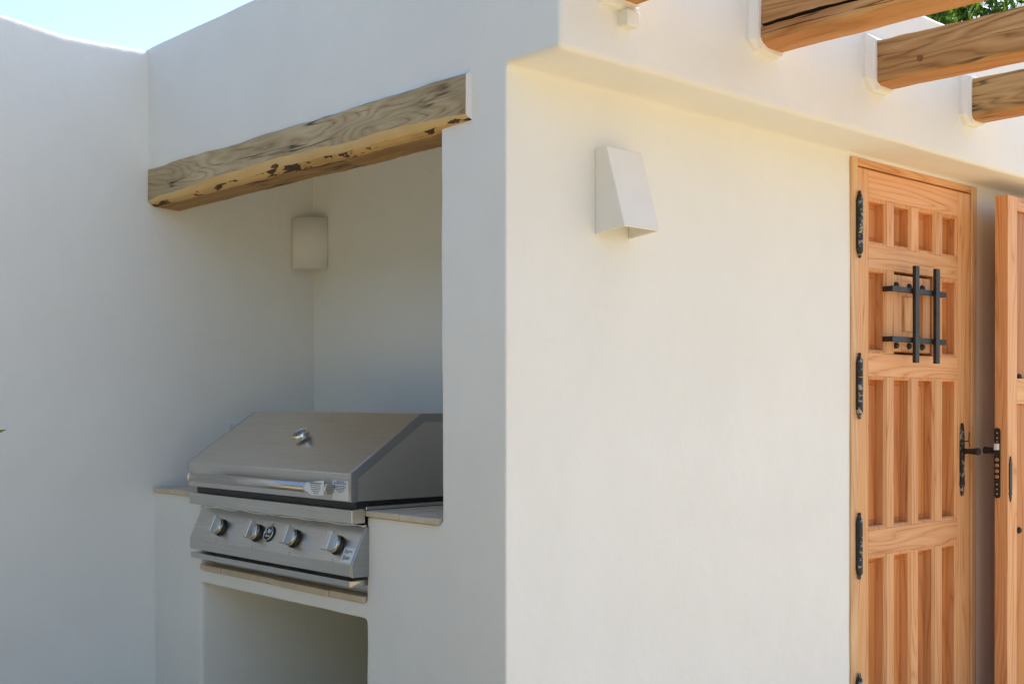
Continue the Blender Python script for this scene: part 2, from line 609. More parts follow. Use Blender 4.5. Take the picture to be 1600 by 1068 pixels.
# ------------------------------------------------------------------ live-edge lintel over the niche
def lintel_prof(y, o):
    """cross-section of the lintel at y: flat sawn face, round wane below, rough underside"""
    n1 = noise.noise((y * 2.2, 3.1, 0))
    n2 = noise.noise((y * 6.5, 9.7, 0))
    n3 = noise.noise((y * 17, 1.7, 0))
    n4 = noise.noise((y * 3.3, 22.1, 0))
    n5 = noise.noise((y * 38, 5.7, 0))
    t = (y - 0.119) / 1.66
    top = Z(0.792 + 0.008 * t) + 0.006 * n1 - 0.007 * max(0, n2) + 0.002 * n3
    bot = Z(0.668) + 0.004 * t + 0.004 * n2 + 0.002 * n3 + (0.012 * max(0, (0.10 - t) / 0.10))
    # height at which the flat face turns into the wane: lowest near both ends
    k = math.sin(math.pi * min(1, max(0, t))) ** 0.7
    brk = Z(0.692) + 0.016 * k + 0.010 * n4 + 0.006 * n2 + 0.003 * n3
    brk = max(brk, bot + 0.012)
    fx = -0.020 + 0.0015 * n2
    h = brk - bot
    return [(0.11, top - .02), (fx + 0.010, top), (fx, top - 0.006 - 0.006 * max(0, n2)), (fx + .001 * n3, (top + brk) / 2 + 0.01),
            (fx + .0008 * n5, brk), (fx + 0.004 + 0.002 * n3, brk - h * .30), (fx + 0.011 + .003 * n5, brk - h * .62),
            (fx + 0.020 + .003 * n3, bot + h * 0.10), (fx + 0.030 + .004 * n4, bot + .001 * n5), (0.095 + .008 * n2, bot - 0.004 + .005 * n4 + .001 * n5), (0.118, bot + 0.006)]


def make_lintel():
    root = thing('lintel_beam', (0.06, 0.95, Z(0.74)), 'rough live-edge wooden lintel beam spanning the barbecue niche', 'beam')
    o = Vector(root.location)
    bm = bmesh.new()
    N = 260
    y0, y1 = 0.119, YL + 0.006
    rings, tops = [], []
    for i in range(N + 1):
        y = y0 + (y1 - y0) * i / N
        prof = lintel_prof(y, o)
        tops.append((y, prof[1][0], prof[1][1]))
        rings.append([bm.verts.new((x - o.x, y - o.y, z - o.z)) for x, z in prof])
    K = len(rings[0])
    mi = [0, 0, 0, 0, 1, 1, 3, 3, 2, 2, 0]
    for a, b in zip(rings, rings[1:]):
        for k in range(K):
            f = bm.faces.new((a[k], b[k], b[(k + 1) % K], a[(k + 1) % K]))
            f.material_index = mi[k]
            f.smooth = k in (5, 6)
    bm.faces.new(rings[0]).material_index = 4
    bm.faces.new(rings[-1][::-1])
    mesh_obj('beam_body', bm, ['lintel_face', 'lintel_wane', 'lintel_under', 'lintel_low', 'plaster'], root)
    # scraps of bark left on the wane, lying close on the round edge
    def surf(y, z):
        p = lintel_prof(y, o)[4:9]
        for (xa, za), (xb, zb) in zip(p, p[1:]):
            if zb <= z <= za:
                u = (za - z) / max(1e-6, za - zb)
                return xa + (xb - xa) * u
        return p[0][0] if z > p[0][1] else p[-1][0]
    for yc, wd, up_, dn in ((0.172, 0.050, 0.62, .22), (0.990, 0.040, 0.66, .34)):
        b2 = bmesh.new()
        nn = 16
        lo, hi = [], []
        for k in range(nn + 1):
            u = k / nn
            y = yc + wd * (u - .5)
            p = lintel_prof(y, o)
            hh = p[4][1] - p[8][1]
            env = math.sin(math.pi * u ** (0.6 + (yc * 7.3) % 1.0)) ** 0.8
            mid = (up_ + dn) / 2
            zu = p[8][1] + hh * (mid + (up_ - mid) * env * (.8 + .7 * noise.noise((u * 6 + yc * 30, 2, 0))))
            zl = p[8][1] + hh * (mid - (mid - dn) * env * (.8 + .4 * noise.noise((u * 5 + yc * 17, 8, 0))))
            row = []
            for q in range(5):
                z = zl + (zu - zl) * q / 4
                row.append(b2.verts.new((surf(y, z) - .0012 - .0006 * math.sin(q * 2.1 + k) - o.x, y - o.y, z - o.z)))
            hi.append(row)
        for a, b in zip(hi, hi[1:]):
            for q in range(4):
                b2.faces.new((a[q], b[q], b[q + 1], a[q + 1]))
        fo = mesh_obj('bark_scrap', b2, 'bark', root)
        sm = fo.modifiers.new('s', 'SOLIDIFY')
        sm.thickness = .003
        sm.offset = 0
    # thin plaster fillet smeared along the top of the beam
    fb = bmesh.new()
    rr = []
    for y, x, z in tops:
        n3 = noise.noise((y * 9, 41, 0))
        n6 = noise.noise((y * 4, 61, 0))
        ex = max(-0.019, x + 0.004 + .006 * n3)
        rr.append([fb.verts.new(p) for p in ((0.02, y, z + .016 + .004 * n6), (-.0035, y, z + .013 + .004 * n6), (ex, y, z + .0015), (ex + .002, y, z - .004), (.02, y, z - .010))])
    for a, b in zip(rr, rr[1:]):
        for k in range(5):
            fb.faces.new((a[k], b[k], b[(k + 1) % 5], a[(k + 1) % 5]))
    fb.faces.new(rr[0])
    fb.faces.new(rr[-1][::-1])
    mesh_obj('plaster_fillet', fb, 'plaster', house)
    return root


make_lintel()


# ------------------------------------------------------------------ pergola beams
def beam(x0, x1, z0, z1, label, knot=None, crack=None, ch=0.02, seed=0.0):
    y_in, y_out = 0.06, -3.0
    root = thing('pergola_beam', ((x0 + x1) / 2, OV, Z(z0)), label, 'beam', 'pergola beams let into the overhang')
    o = Vector(root.location)
    bm = bmesh.new()
    N = 120
    rings = []
    for i in range(N + 1):
        t = i / N
        y = y_in + (y_out - y_in) * (t ** 1.3)
        q = y * 3.0 + seed
        n1, n2, n3 = noise.noise((q, 1 + seed, 0)), noise.noise((q * 2.7, 5, seed)), noise.noise((q * 6, 8, seed))
        l = x0 + 0.003 * n1 + 0.001 * n3
        r = x1 + 0.003 * n2
        b = Z(z0) + 0.003 * n2 + 0.001 * n3
        tp = Z(z1) + 0.006 * n1 + 0.003 * n3
        c = ch * (1 + 0.35 * n2)
        if crack:
            # two long drying splits cut into the side
            zc = Z(crack) + 0.006 * n1 + 0.004 * n3
            wdt = 0.0045 + 0.002 * n2
            zc2 = Z(crack - 0.022) + 0.004 * n2 + 0.002 * n3
            w2 = max(0.0002, 0.0006 + 0.003 * n1)
            side = [(l, tp), (l, zc + wdt), (l + 0.03, zc + .001), (l + 0.001, zc - wdt), (l, zc2 + w2), (l + 0.02, zc2), (l, zc2 - w2)]
            smi = [0, 2, 2, 0, 2, 2, 0]
        else:
            side = [(l, tp), (l + 0.0015 * n3, (tp + b) / 2), ]
            smi = [0, 0]
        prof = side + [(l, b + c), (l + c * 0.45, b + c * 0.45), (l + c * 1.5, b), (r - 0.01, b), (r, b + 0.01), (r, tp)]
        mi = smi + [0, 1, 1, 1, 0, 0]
        rings.append([bm.verts.new((x - o.x, y - o.y, z - o.z)) for x, z in prof])
    K = len(rings[0])
    for a, b_ in zip(rings, rings[1:]):
        for k in range(K):
            f = bm.faces.new((a[k], b_[k], b_[(k + 1) % K], a[(k + 1) % K]))
            f.material_index = mi[k]
    bm.faces.new(rings[0])
    bm.faces.new(rings[-1][::-1])
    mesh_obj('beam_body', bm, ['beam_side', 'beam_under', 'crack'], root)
    # plaster cuff where the beam enters the wall
    cb = bmesh.new()
    g1, g2 = 0.028, 0.012
    prof1 = [(x0 - g1, Z(z1) + .02), (x0 - g1, Z(z0) + 0.018), (x0 - g1 + .03, Z(z0) - .012), (x1 - .01, Z(z0) - .014), (x1 + .005, Z(z0) - .004), (x1 + .01, Z(z1) + .02)]
    prof2 = [(x0 - g2 + .003, Z(z1) + .012), (x0 - g2 + .003, Z(z0) + 0.016), (x0 + .012, Z(z0) - .008), (x1 - .012, Z(z0) - .010), (x1 + .003, Z(z0) - .002), (x1 + .004, Z(z1) + .012)]
    secs = [(OV + .015, prof1), (OV - .012, prof1), (OV - .022, prof2), (OV - .030, prof2)]
    rr = [[cb.verts.new((x - o.x + random.uniform(-.004, .004), y - o.y + random.uniform(-.003, .003), z - o.z + random.uniform(-.004, .004))) for x, z in p] for y, p in secs]
    for a, b_ in zip(rr, rr[1:]):
        for k in range(6):
            cb.faces.new((a[k], b_[k], b_[(k + 1) % 6], a[(k + 1) % 6]))
    cb.faces.new(rr[0])
    cb.faces.new(rr[-1][::-1])
    mesh_obj('plaster_cuff', cb, 'plaster', root, bevel=0.0015)
    if knot:
        kb = bmesh.new()
        lathe(kb, [(0.0095, -0.004), (0.0095, 0.0008), (0.0075, 0.0016), (0.0066, 0.0004)], frame_to((0, 0, 0), (-1, 0, 0)), 16)
        mesh_obj('knot', kb, 'knot', root, loc=Vector((x0, knot[0], Z(knot[1]))) - o)
    return root


b0 = beam(0.125, 0.234, 0.926, 1.06, 'pergola beam nearest the niche corner, a small plaster lump under its wall end', seed=1.3)
cb = bmesh.new()
bbox(cb, -.024, .022, -.016, .02, -.026, .012)
mesh_obj('plaster_lump', cb, 'plaster', b0, bevel=0.004, loc=Vector((0.216, OV - .012, Z(0.900))) - Vector(b0.location))
beam(0.706, 0.812, 0.929, 1.085, 'thick weathered pergola beam with a long dark split, above the wedge lamp wall', crack=0.980, ch=0.026, seed=4.1)
beam(1.272, 1.368, 0.928, 1.052, 'weathered brown pergola beam with one small round knot, above the closed door', knot=(-0.341, 0.976), seed=7.7, ch=0.012)
beam(1.846, 1.935, 0.919, 1.047, 'pergola beam above the handle side of the closed door, beside the open door leaf', seed=11.2, ch=0.016)


# ------------------------------------------------------------------ wall lamps
def wedge_lamp():
    root = thing('wall_lamp', (0.365, 0, Z(0.43)), 'white plaster wedge-shaped wall lamp beside the wooden door', 'lamp')
    x0, x1 = -0.066, 0.066
    zt, zb = 0.206, 0.003
    tt, tb = -0.040, -0.100
    bm = bmesh.new()
    # outer skin: top, sloping front, two sides; open below and against the wall
    P = {}
    for s, x in (('l', x0), ('r', x1)):
        P[s] = [bm.verts.new(p) for p in ((x, -0.0005, zt - .002), (x, tt, zt), (x, tb, zb), (x, -0.0005, zb - .012))]
    l, r = P['l'], P['r']
    bm.faces.new(l)
    bm.faces.new(r[::-1])
    bm.faces.new((l[0], r[0], r[1], l[1]))
    bm.faces.new((l[1], r[1], r[2], l[2]))
    o = mesh_obj('shade', bm, 'lamp', root)
    s = o.modifiers.new('s', 'SOLIDIFY')
    s.thickness = 0.008
    s.offset = -1
    b = o.modifiers.new('b', 'BEVEL')
    b.width = 0.003
    b.segments = 3
    b.limit_method = 'ANGLE'
    bm = bmesh.new()
    bbox(bm, -.035, .035, -.012, 0.002, .05, .10)
    mesh_obj('lamp_holder', bm, 'socket', root, bevel=.002)
    return root


def corner_lamp():
    root = thing('wall_lamp', (VD, YL + 0.004, Z(0.50)), 'white quarter-round plaster lamp in the corner of the barbecue niche', 'lamp')
    bm = bmesh.new()
    rr, th, h = 0.096, 0.007, 0.19
    n = 20
    outer, inner = [], []
    for k in range(n + 1):
        a = math.pi + (math.pi / 2) * k / n
        ca, sa = math.cos(a), math.sin(a)
        outer.append((ca * rr, sa * rr))
        inner.append((ca * (rr - th), sa * (rr - th)))
    vo = [[bm.verts.new((x, y, z)) for x, y in outer] for z in (0, h)]
    vi = [[bm.verts.new((x, y, z)) for x, y in inner] for z in (0, h)]
    for k in range(n):
        bm.faces.new((vo[0][k], vo[0][k + 1], vo[1][k + 1], vo[1][k])).smooth = True
        bm.faces.new((vi[0][k], vi[1][k], vi[1][k + 1], vi[0][k + 1])).smooth = True
        bm.faces.new((vo[0][k], vi[0][k], vi[0][k + 1], vo[0][k + 1]))
        bm.faces.new((vo[1][k], vo[1][k + 1], vi[1][k + 1], vi[1][k]))
    for k in (0, n):
        bm.faces.new((vo[0][k], vo[1][k], vi[1][k], vi[0][k]))
    mesh_obj('shade', bm, 'lamp', root)
    bm = bmesh.new()
    bbox(bm, -.045, -.002, -.045, -.002, .07, .12)
    mesh_obj('lamp_holder', bm, 'socket', root, bevel=.003)


wedge_lamp()
corner_lamp()

# socket on the garden wall behind the grill lid
so = thing('power_socket', (0.318, YL, Z(-0.112)), 'white square power socket on the wall behind the grill lid', 'socket')
bm = bmesh.new()
bbox(bm, -.041, .041, -.010, .003, -.041, .041)
mesh_obj('cover_frame', bm, 'socket', so, bevel=.003)
bm = bmesh.new()
bbox(bm, -.027, .027, -.0135, -.009, -.027, .027)
ins = mesh_obj('insert', bm, 'socket', so, bevel=.003)
bm = bmesh.new()
lathe(bm, [(.018, 0), (.018, .0012)], frame_to((0, -.0135, 0), (0, -1, 0)), 20)
mesh_obj('socket_well', bm, 'black', so)


# ------------------------------------------------------------------ built-in gas barbecue
def barbecue():
    root = thing('gas_barbecue', (0.2, 0.985, HS + .0155), 'built-in stainless steel gas barbecue with closed sloping lid in the niche counter', 'barbecue')
    o = Vector(root.location)
    y0, y1 = 0.540, 1.428

    def ob(name, bm, mat, parent=root, bevel=0.0015, seg=2, smooth=False):
        for v in bm.verts:
            v.co -= o
        return mesh_obj(name, bm, mat, parent, bevel=bevel, seg=seg, smooth=smooth)

    bm = bmesh.new()
    bbox(bm, 0.03, 0.50, YC0 + .03, YC1 - .04, HS + .0155, Z(-0.285))
    ob('firebox', bm, 'steel')
    # black liner rim seen in the gap between lid and body
    bm = bmesh.new()
    bbox(bm, -0.035, 0.50, y0 + .012, y1 - .012, Z(-0.2845), Z(-0.25))
    ob('rim_liner', bm, 'liner')
    # trim: front band and wings
    bm = bmesh.new()
    prism_y(bm, [(-0.055, Z(-0.315)), (-0.055, Z(-0.279)), (-0.025, Z(-0.276)), (-0.012, Z(-0.279)), (-0.012, Z(-0.315))], y0, y1)
    ob('front_trim', bm, 'steel')
    for ya, yb in ((y0 - .004, y0 + .03), (y1 - .03, y1 + .004)):
        bm = bmesh.new()
        bbox(bm, -0.0115, 0.52, ya, yb, Z(-0.2805), Z(-0.272))
        ob('side_flange', bm, 'steel')
    # control panel
    bm = bmesh.new()
    prism_y(bm, [(0.02, Z(-0.326)), (-0.010, Z(-0.328)), (-0.0545, Z(-0.423)), (-0.053, Z(-0.456)), (0.02, Z(-0.456))], y0 + .007, y1)
    pan = ob('control_panel', bm, 'steel')
    bm = bmesh.new()
    prism_y(bm, [(0.02, Z(-0.325)), (-0.010, Z(-0.327)), (-0.0555, Z(-0.423)), (-0.054, Z(-0.457)), (0.02, Z(-0.457))], y0, y0 + .0045)
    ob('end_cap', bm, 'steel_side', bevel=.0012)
    bm = bmesh.new()
    pts = []
    for k in range(61):
        y = y0 + .004 + (y1 - y0 - .006) * k / 60
        pts.append((-0.008 - .001 * math.sin(k * .9), y, Z(-0.3245) + .0010 * math.sin(k * 0.62)))
    tube(bm, pts, 0.0045, 8)
    ob('rolled_edge', bm, 'chrome', bevel=0)
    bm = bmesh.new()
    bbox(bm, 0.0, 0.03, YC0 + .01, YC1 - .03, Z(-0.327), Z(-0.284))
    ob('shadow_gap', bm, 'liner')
    # drip tray
    bm = bmesh.new()
    prism_y(bm, [(-0.049, Z(-0.4845)), (-0.051, Z(-0.467)), (0.30, Z(-0.467)), (0.30, Z(-0.476)), (-0.040, Z(-0.4845))], y0 + .016, y1 + .002)
    tr = ob('drip_tray', bm, 'steel')
    bm = bmesh.new()
    vs_ = [bm.verts.new(p) for p in ((-.050, y0 + .0158, Z(-.4838)), (-.052, y0 + .0158, Z(-.4675)), (-.030, y0 - .006, Z(-.468)), (-.034, y0 - .004, Z(-.478)))]
    bm.faces.new(vs_)
    ot = ob('tray_lip', bm, 'steel', parent=root, bevel=0)
    ot.modifiers.new('s', 'SOLIDIFY').thickness = 0.002
    # knobs
    n = Vector((-0.907, 0, 0.42)).normalized()
    up = Vector((0.42, 0, 0.907))
    for ky in (1.262, 1.050, 0.848, 0.634):
        base = Vector((-0.0345, ky, Z(-0.3800)))
        rot = random.uniform(-.05, .05)
        xd = (up + Vector((0, 1, 0)) * rot).normalized()
        mt = frame_to(base, n, xd)
        bm = bmesh.new()
        lathe(bm, [(.027, .0), (.027, .004), (.0225, .006), (.0225, .011)], mt, 28)
        kn = ob('knob', bm, 'black', bevel=0)
        bm = bmesh.new()
        lathe(bm, [(.0235, .0105), (.0255, .012), (.0255, .021), (.0245, .0225)], mt, 32)
        ob('skirt', bm, 'chrome', parent=kn, bevel=0)
        bm = bmesh.new()
        L, W = .0265, .0165
        low = [(-L * .90, -W), (L * .90, -W), (L * .90, W), (-L * .90, W)]
        hi = [(-L, -W * .92), (L, -W * .92), (L, W * .92), (-L, W * .92)]
        a = [bm.verts.new(mt @ Vector((x, y, .0222))) for x, y in low]
        b = [bm.verts.new(mt @ Vector((x, y, .043))) for x, y in hi]
        bm.faces.new(a[::-1])
        bm.faces.new(b)
        for k in range(4):
            bm.faces.new((a[k], a[(k + 1) % 4], b[(k + 1) % 4], b[k]))
        ob('grip', bm, 'steel', parent=kn, bevel=.0015)
        bm = bmesh.new()
        bbox(bm, -.0012, .0012, -.0012, .0012, -.0003, .0004)
        for v in bm.verts:
            v.co = mt @ (v.co + Vector((L * .82, W * .62, .0432)))
        ob('pointer_mark', bm, 'black', parent=kn, bevel=0)
        # printed flame marks under the knob
        bm = bmesh.new()
        for q, (dx, dy, hh) in enumerate(((-.040, .001, .004), (-.0455, -.001, .003), (.036, -.004, .0025))):
            bbox(bm, -hh / 2, hh / 2, -.0008, .0008, .0003, .0007)
            for v in list(bm.verts)[-8:]:
                v.co = mt @ (v.co + Vector((dx, dy, 0)))
        ob('dial_print', bm, 'ink', bevel=0)['kind'] = 'stuff'
    # round badge: black ring, bright rim, slanted strokes
    mt = frame_to((-0.0330, 0.984, Z(-0.3765)), n, up)
    bm = bmesh.new()
    lathe(bm, [(.0245, 0), (.0245, .003), (.0235, .0045)], mt, 32)
    bd = ob('badge', bm, 'black', bevel=0)
    bm = bmesh.new()
    lathe(bm, [(.0232, .0042), (.0228, .0060), (.0205, .0060), (.0200, .0044)], mt, 32, cap=False)
    ob('badge_rim', bm, 'chrome', parent=bd, bevel=0)
    bm = bmesh.new()

    def quad(poly, h=.0052):
        a = [bm.verts.new(mt @ Vector((x, y, .0044))) for x, y in poly]
        b = [bm.verts.new(mt @ Vector((x, y, h))) for x, y in poly]
        bm.faces.new(b)
        for k in range(len(poly)):
            bm.faces.new((a[k], a[(k + 1) % len(poly)], b[(k + 1) % len(poly)], b[k]))
    quad([(.016, .004), (.010, -.005), (-.002, -.002), (.004, .007)])
    quad([(.013, -.008), (.008, -.014), (-.001, -.006), (.003, -.005)])
    quad([(.008, .011), (.001, .010), (-.005, .012), (.002, .015)])
    ob('emblem_strokes', bm, 'chrome', parent=bd, bevel=0)
    bm = bmesh.new()
    for k in range(6):
        quad([(-.006, .011 - k * .004), (-.006, .0085 - k * .004), (-.0105, .0085 - k * .004), (-.0105, .011 - k * .004)], .0050)
    ob('emblem_lettering', bm, 'label', parent=bd, bevel=0)['kind'] = 'stuff'
    bm = bmesh.new()
    lathe(bm, [(.0028, -.001), (.0028, .0007)], frame_to((-0.0205, 0.985, Z(-0.3505)), n, up), 12)
    ob('screw', bm, 'black', bevel=0)

    # lid
    lid_prof = [(-0.060, Z(-0.258)), (-0.060, Z(-0.183)), (0.178, Z(-0.026)), (0.50, Z(-0.026)), (0.50, Z(-0.258))]
    bm = bmesh.new()
    prism_y(bm, lid_prof, y0 + .004, y1 - .004)
    lid = ob('lid', bm, 'steel', bevel=.0025, seg=3)
    inner = [(-0.036, Z(-0.2575)), (-0.036, Z(-0.197)), (0.186, Z(-0.0495)), (0.475, Z(-0.0495)), (0.475, Z(-0.2575))]
    for ya, yb in ((y0 - .0025, y0 + .0035), (y1 - .0035, y1 + .0025)):
        bm = bmesh.new()
        A = [[bm.verts.new((x, y, z)) for x, z in lid_prof] for y in (ya, yb)]
        B = [[bm.verts.new((x, y, z)) for x, z in inner] for y in (ya, yb)]
        for k in range(4):
            for y, s in ((0, 1), (1, -1)):
                bm.faces.new((A[y][k], A[y][k + 1], B[y][k + 1], B[y][k])[::s])
            bm.faces.new((A[0][k], A[1][k], A[1][k + 1], A[0][k + 1]))
            bm.faces.new((B[0][k], B[0][k + 1], B[1][k + 1], B[1][k]))
        for k in (0, 4):
            bm.faces.new((A[0][k], B[0][k], B[1][k], A[1][k]))
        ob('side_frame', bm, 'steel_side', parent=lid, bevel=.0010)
    # handle tube with end brackets
    hx, hz = -0.112, Z(-0.222)
    bm = bmesh.new()
    tube(bm, [(hx, 1.300, hz), (hx, 0.564, hz)], 0.0135, 24)
    hd = ob('handle', bm, 'steel', parent=lid, bevel=0)
    for ya, yb in ((0.558, 0.564), (1.300, 1.308)):
        bm = bmesh.new()
        tube(bm, [(hx, yb, hz), (hx, ya, hz)], 0.0155, 24)
        ob('handle_end_cap', bm, 'chrome', parent=hd, bevel=.001)
    for yy in (0.615, 1.26):
        bm = bmesh.new()
        tube(bm, [(hx + .008, yy, hz), (-.058, yy, hz)], 0.008, 14)
        ob('handle_standoff', bm, 'chrome', parent=hd, bevel=0)
    # paper tag wrapped on the handle end
    bm = bmesh.new()
    card = [(0.564, -.015), (0.564, .024), (0.610, .018), (0.632, .010), (0.640, -.002), (0.634, -.013), (0.618, -.017)]
    a = [bm.verts.new((hx - .0155, y, hz + z)) for y, z in card]
    b = [bm.verts.new((hx - .0145, y, hz + z)) for y, z in card]
    bm.faces.new(a)
    bm.faces.new(b[::-1])
    for k in range(len(card)):
        bm.faces.new((a[k], a[(k + 1) % len(card)], b[(k + 1) % len(card)], b[k]))
    ob('handle_tag', bm, 'label', parent=hd, bevel=0)
    bm = bmesh.new()
    tube(bm, [(hx, 0.664, hz), (hx, 0.634, hz)], 0.0145, 24)
    ob('tag_sleeve', bm, 'label', parent=hd, bevel=0)

    def words(bm, y_l, y_r, z, h, x, shear=0.0, ctr=True):
        # a printed line: short dark word blocks from y_l (left in view) to y_r
        y = y_l
        while y - y_r > .003:
            wd = random.uniform(.005, .013)
            e_ = max(y - wd, y_r)
            vs2 = [bm.verts.new(p) for p in ((x, y, z - h / 2), (x, e_, z - h / 2), (x, e_, z + h / 2), (x, y, z + h / 2))]
            bm.faces.new(vs2)
            y = e_ - .0018
    bm = bmesh.new()
    for k, (hw, hh) in enumerate(((.026, .003), (.025, .002), (.023, .002), (.021, .002), (.018, .002), (.010, .002))):
        words(bm, 0.600 + hw, 0.600 - hw, hz + .0145 - k * .0052, hh, hx - .0159)
    ob('printed_text', bm, 'ink', parent=hd, bevel=0)['kind'] = 'stuff'
    bm = bmesh.new()
    bbox(bm, -.0612, -.0602, 0.5485, 0.620, Z(-0.2545), Z(-0.2025))
    ob('warning_label', bm, 'label', parent=lid, bevel=0)
    bm = bmesh.new()
    for k, (hw, hh, zz) in enumerate(((.009, .0022, -.2005), (.0145, .0024, -.2052), (.0135, .0018, -.2118), (.0130, .0018, -.2160), (.0115, .0018, -.2202),
                                      (.0095, .0018, -.2244), (.0045, .0018, -.2286))):
        words(bm, 0.5835 + hw * 1.9, 0.5835 - hw * 1.9, Z(zz - .005), hh, -.0615)
    ob('printed_text', bm, 'ink', parent=lid, bevel=0)['kind'] = 'stuff'
    # label on the control panel
    mt = frame_to((-0.0440, 0.573, Z(-0.4010)), n, up)
    bm = bmesh.new()
    bbox(bm, -.020, .021, -.025, .025, .0002, .0012)
    for v in bm.verts:
        v.co = mt @ v.co
    pl = ob('instruction_label', bm, 'label', parent=pan, bevel=0)
    bm = bmesh.new()
    for (lx, a_, b_) in ((.016, .018, .010), (.012, .018, -.016), (.009, .018, -.017), (.006, .018, .002), (-.002, .018, .009), (-.005, .017, -.012),
                         (-.008, .018, -.016), (-.011, .018, -.010), (-.014, .018, .008)):
        y = a_
        while y - b_ > .002:
            e_ = max(y - random.uniform(.003, .009), b_)
            vs2 = [bm.verts.new(mt @ Vector(p)) for p in ((lx - .0008, y, .0020), (lx - .0008, e_, .0020), (lx + .0008, e_, .0020), (lx + .0008, y, .0020))]
            bm.faces.new(vs2)
            y = e_ - .0012
    ob('printed_text', bm, 'ink', parent=pan, bevel=0)['kind'] = 'stuff'
    # thermometer on the lid slope
    sn = Vector((-0.551, 0, 0.835))
    c = Vector((0.060, 0.952, Z(-0.1035)))
    mt = frame_to(c, sn, (0.835, 0, 0.551))
    bm = bmesh.new()
    lathe(bm, [(.008, -.004), (.008, .005), (.0235, .0055), (.0255, .007), (.0255, .023), (.024, .0245), (.0205, .0245), (.0205, .0225)], mt, 32, cap=True)
    th = ob('thermometer', bm, 'chrome', parent=lid, bevel=0)
    bm = bmesh.new()
    lathe(bm, [(.0204, .0215), (.0204, .0231)], mt, 32)
    ob('dial', bm, 'dial', parent=lid, bevel=0)
    bm = bmesh.new()
    bbox(bm, -.014, .003, -.0012, .0012, .0233, .0240)
    for v in bm.verts:
        v.co = mt @ v.co
    ob('needle', bm, 'black', parent=lid, bevel=0)


barbecue()


# ------------------------------------------------------------------ closed door
def panel_mesh(w, h, fld=0.022, dep=0.010):
    """sunk panel: flat margin, bevel, raised field; local origin at its centre, face looks to -Y"""
    bm = bmesh.new()
    def ring(ix, y):
        return [bm.verts.new((sx * (w / 2 - ix), y, sz * (h / 2 - ix))) for sx, sz in ((-1, -1), (1, -1), (1, 1), (-1, 1))]
    r = [ring(0, 0.012), ring(0, 0), ring(fld, 0), ring(fld + .004, -dep)]
    for a, b in zip(r, r[1:]):
        for k in range(4):
            bm.faces.new((a[k], a[(k + 1) % 4], b[(k + 1) % 4], b[k]))
    bm.faces.new(r[-1])
    bm.faces.new(r[0][::-1])
    return bm


def put(name, bm, mat, parent, loc, bevel=.0015, seg=2):
    return mesh_obj(name, bm, mat, parent, bevel=bevel, seg=seg, loc=Vector(loc) - parent_origin(parent))


def moulding(x0, x1, z0, z1, yf, yb, wd, mat, parent):
    """a mitred bead round a panel opening, sloping down to the panel"""
    bm = bmesh.new()
    cx, cz = (x0 + x1) / 2, (z0 + z1) / 2
    def ring(ix, y):
        return [bm.verts.new((sx * ((x1 - x0) / 2 - ix), y, sz * ((z1 - z0) / 2 - ix))) for sx, sz in ((-1, -1), (1, -1), (1, 1), (-1, 1))]
    r = [ring(0, yb - yf + .004), ring(0, .003), ring(wd * .35, .0015), ring(wd, .008), ring(wd, yb - yf + .004)]
    for a, b in zip(r, r[1:] + r[:1]):
        for k in range(4):
            bm.faces.new((a[k], a[(k + 1) % 4], b[(k + 1) % 4], b[k]))
    return put('moulding', bm, mat, parent, (cx, yf, cz), bevel=0)


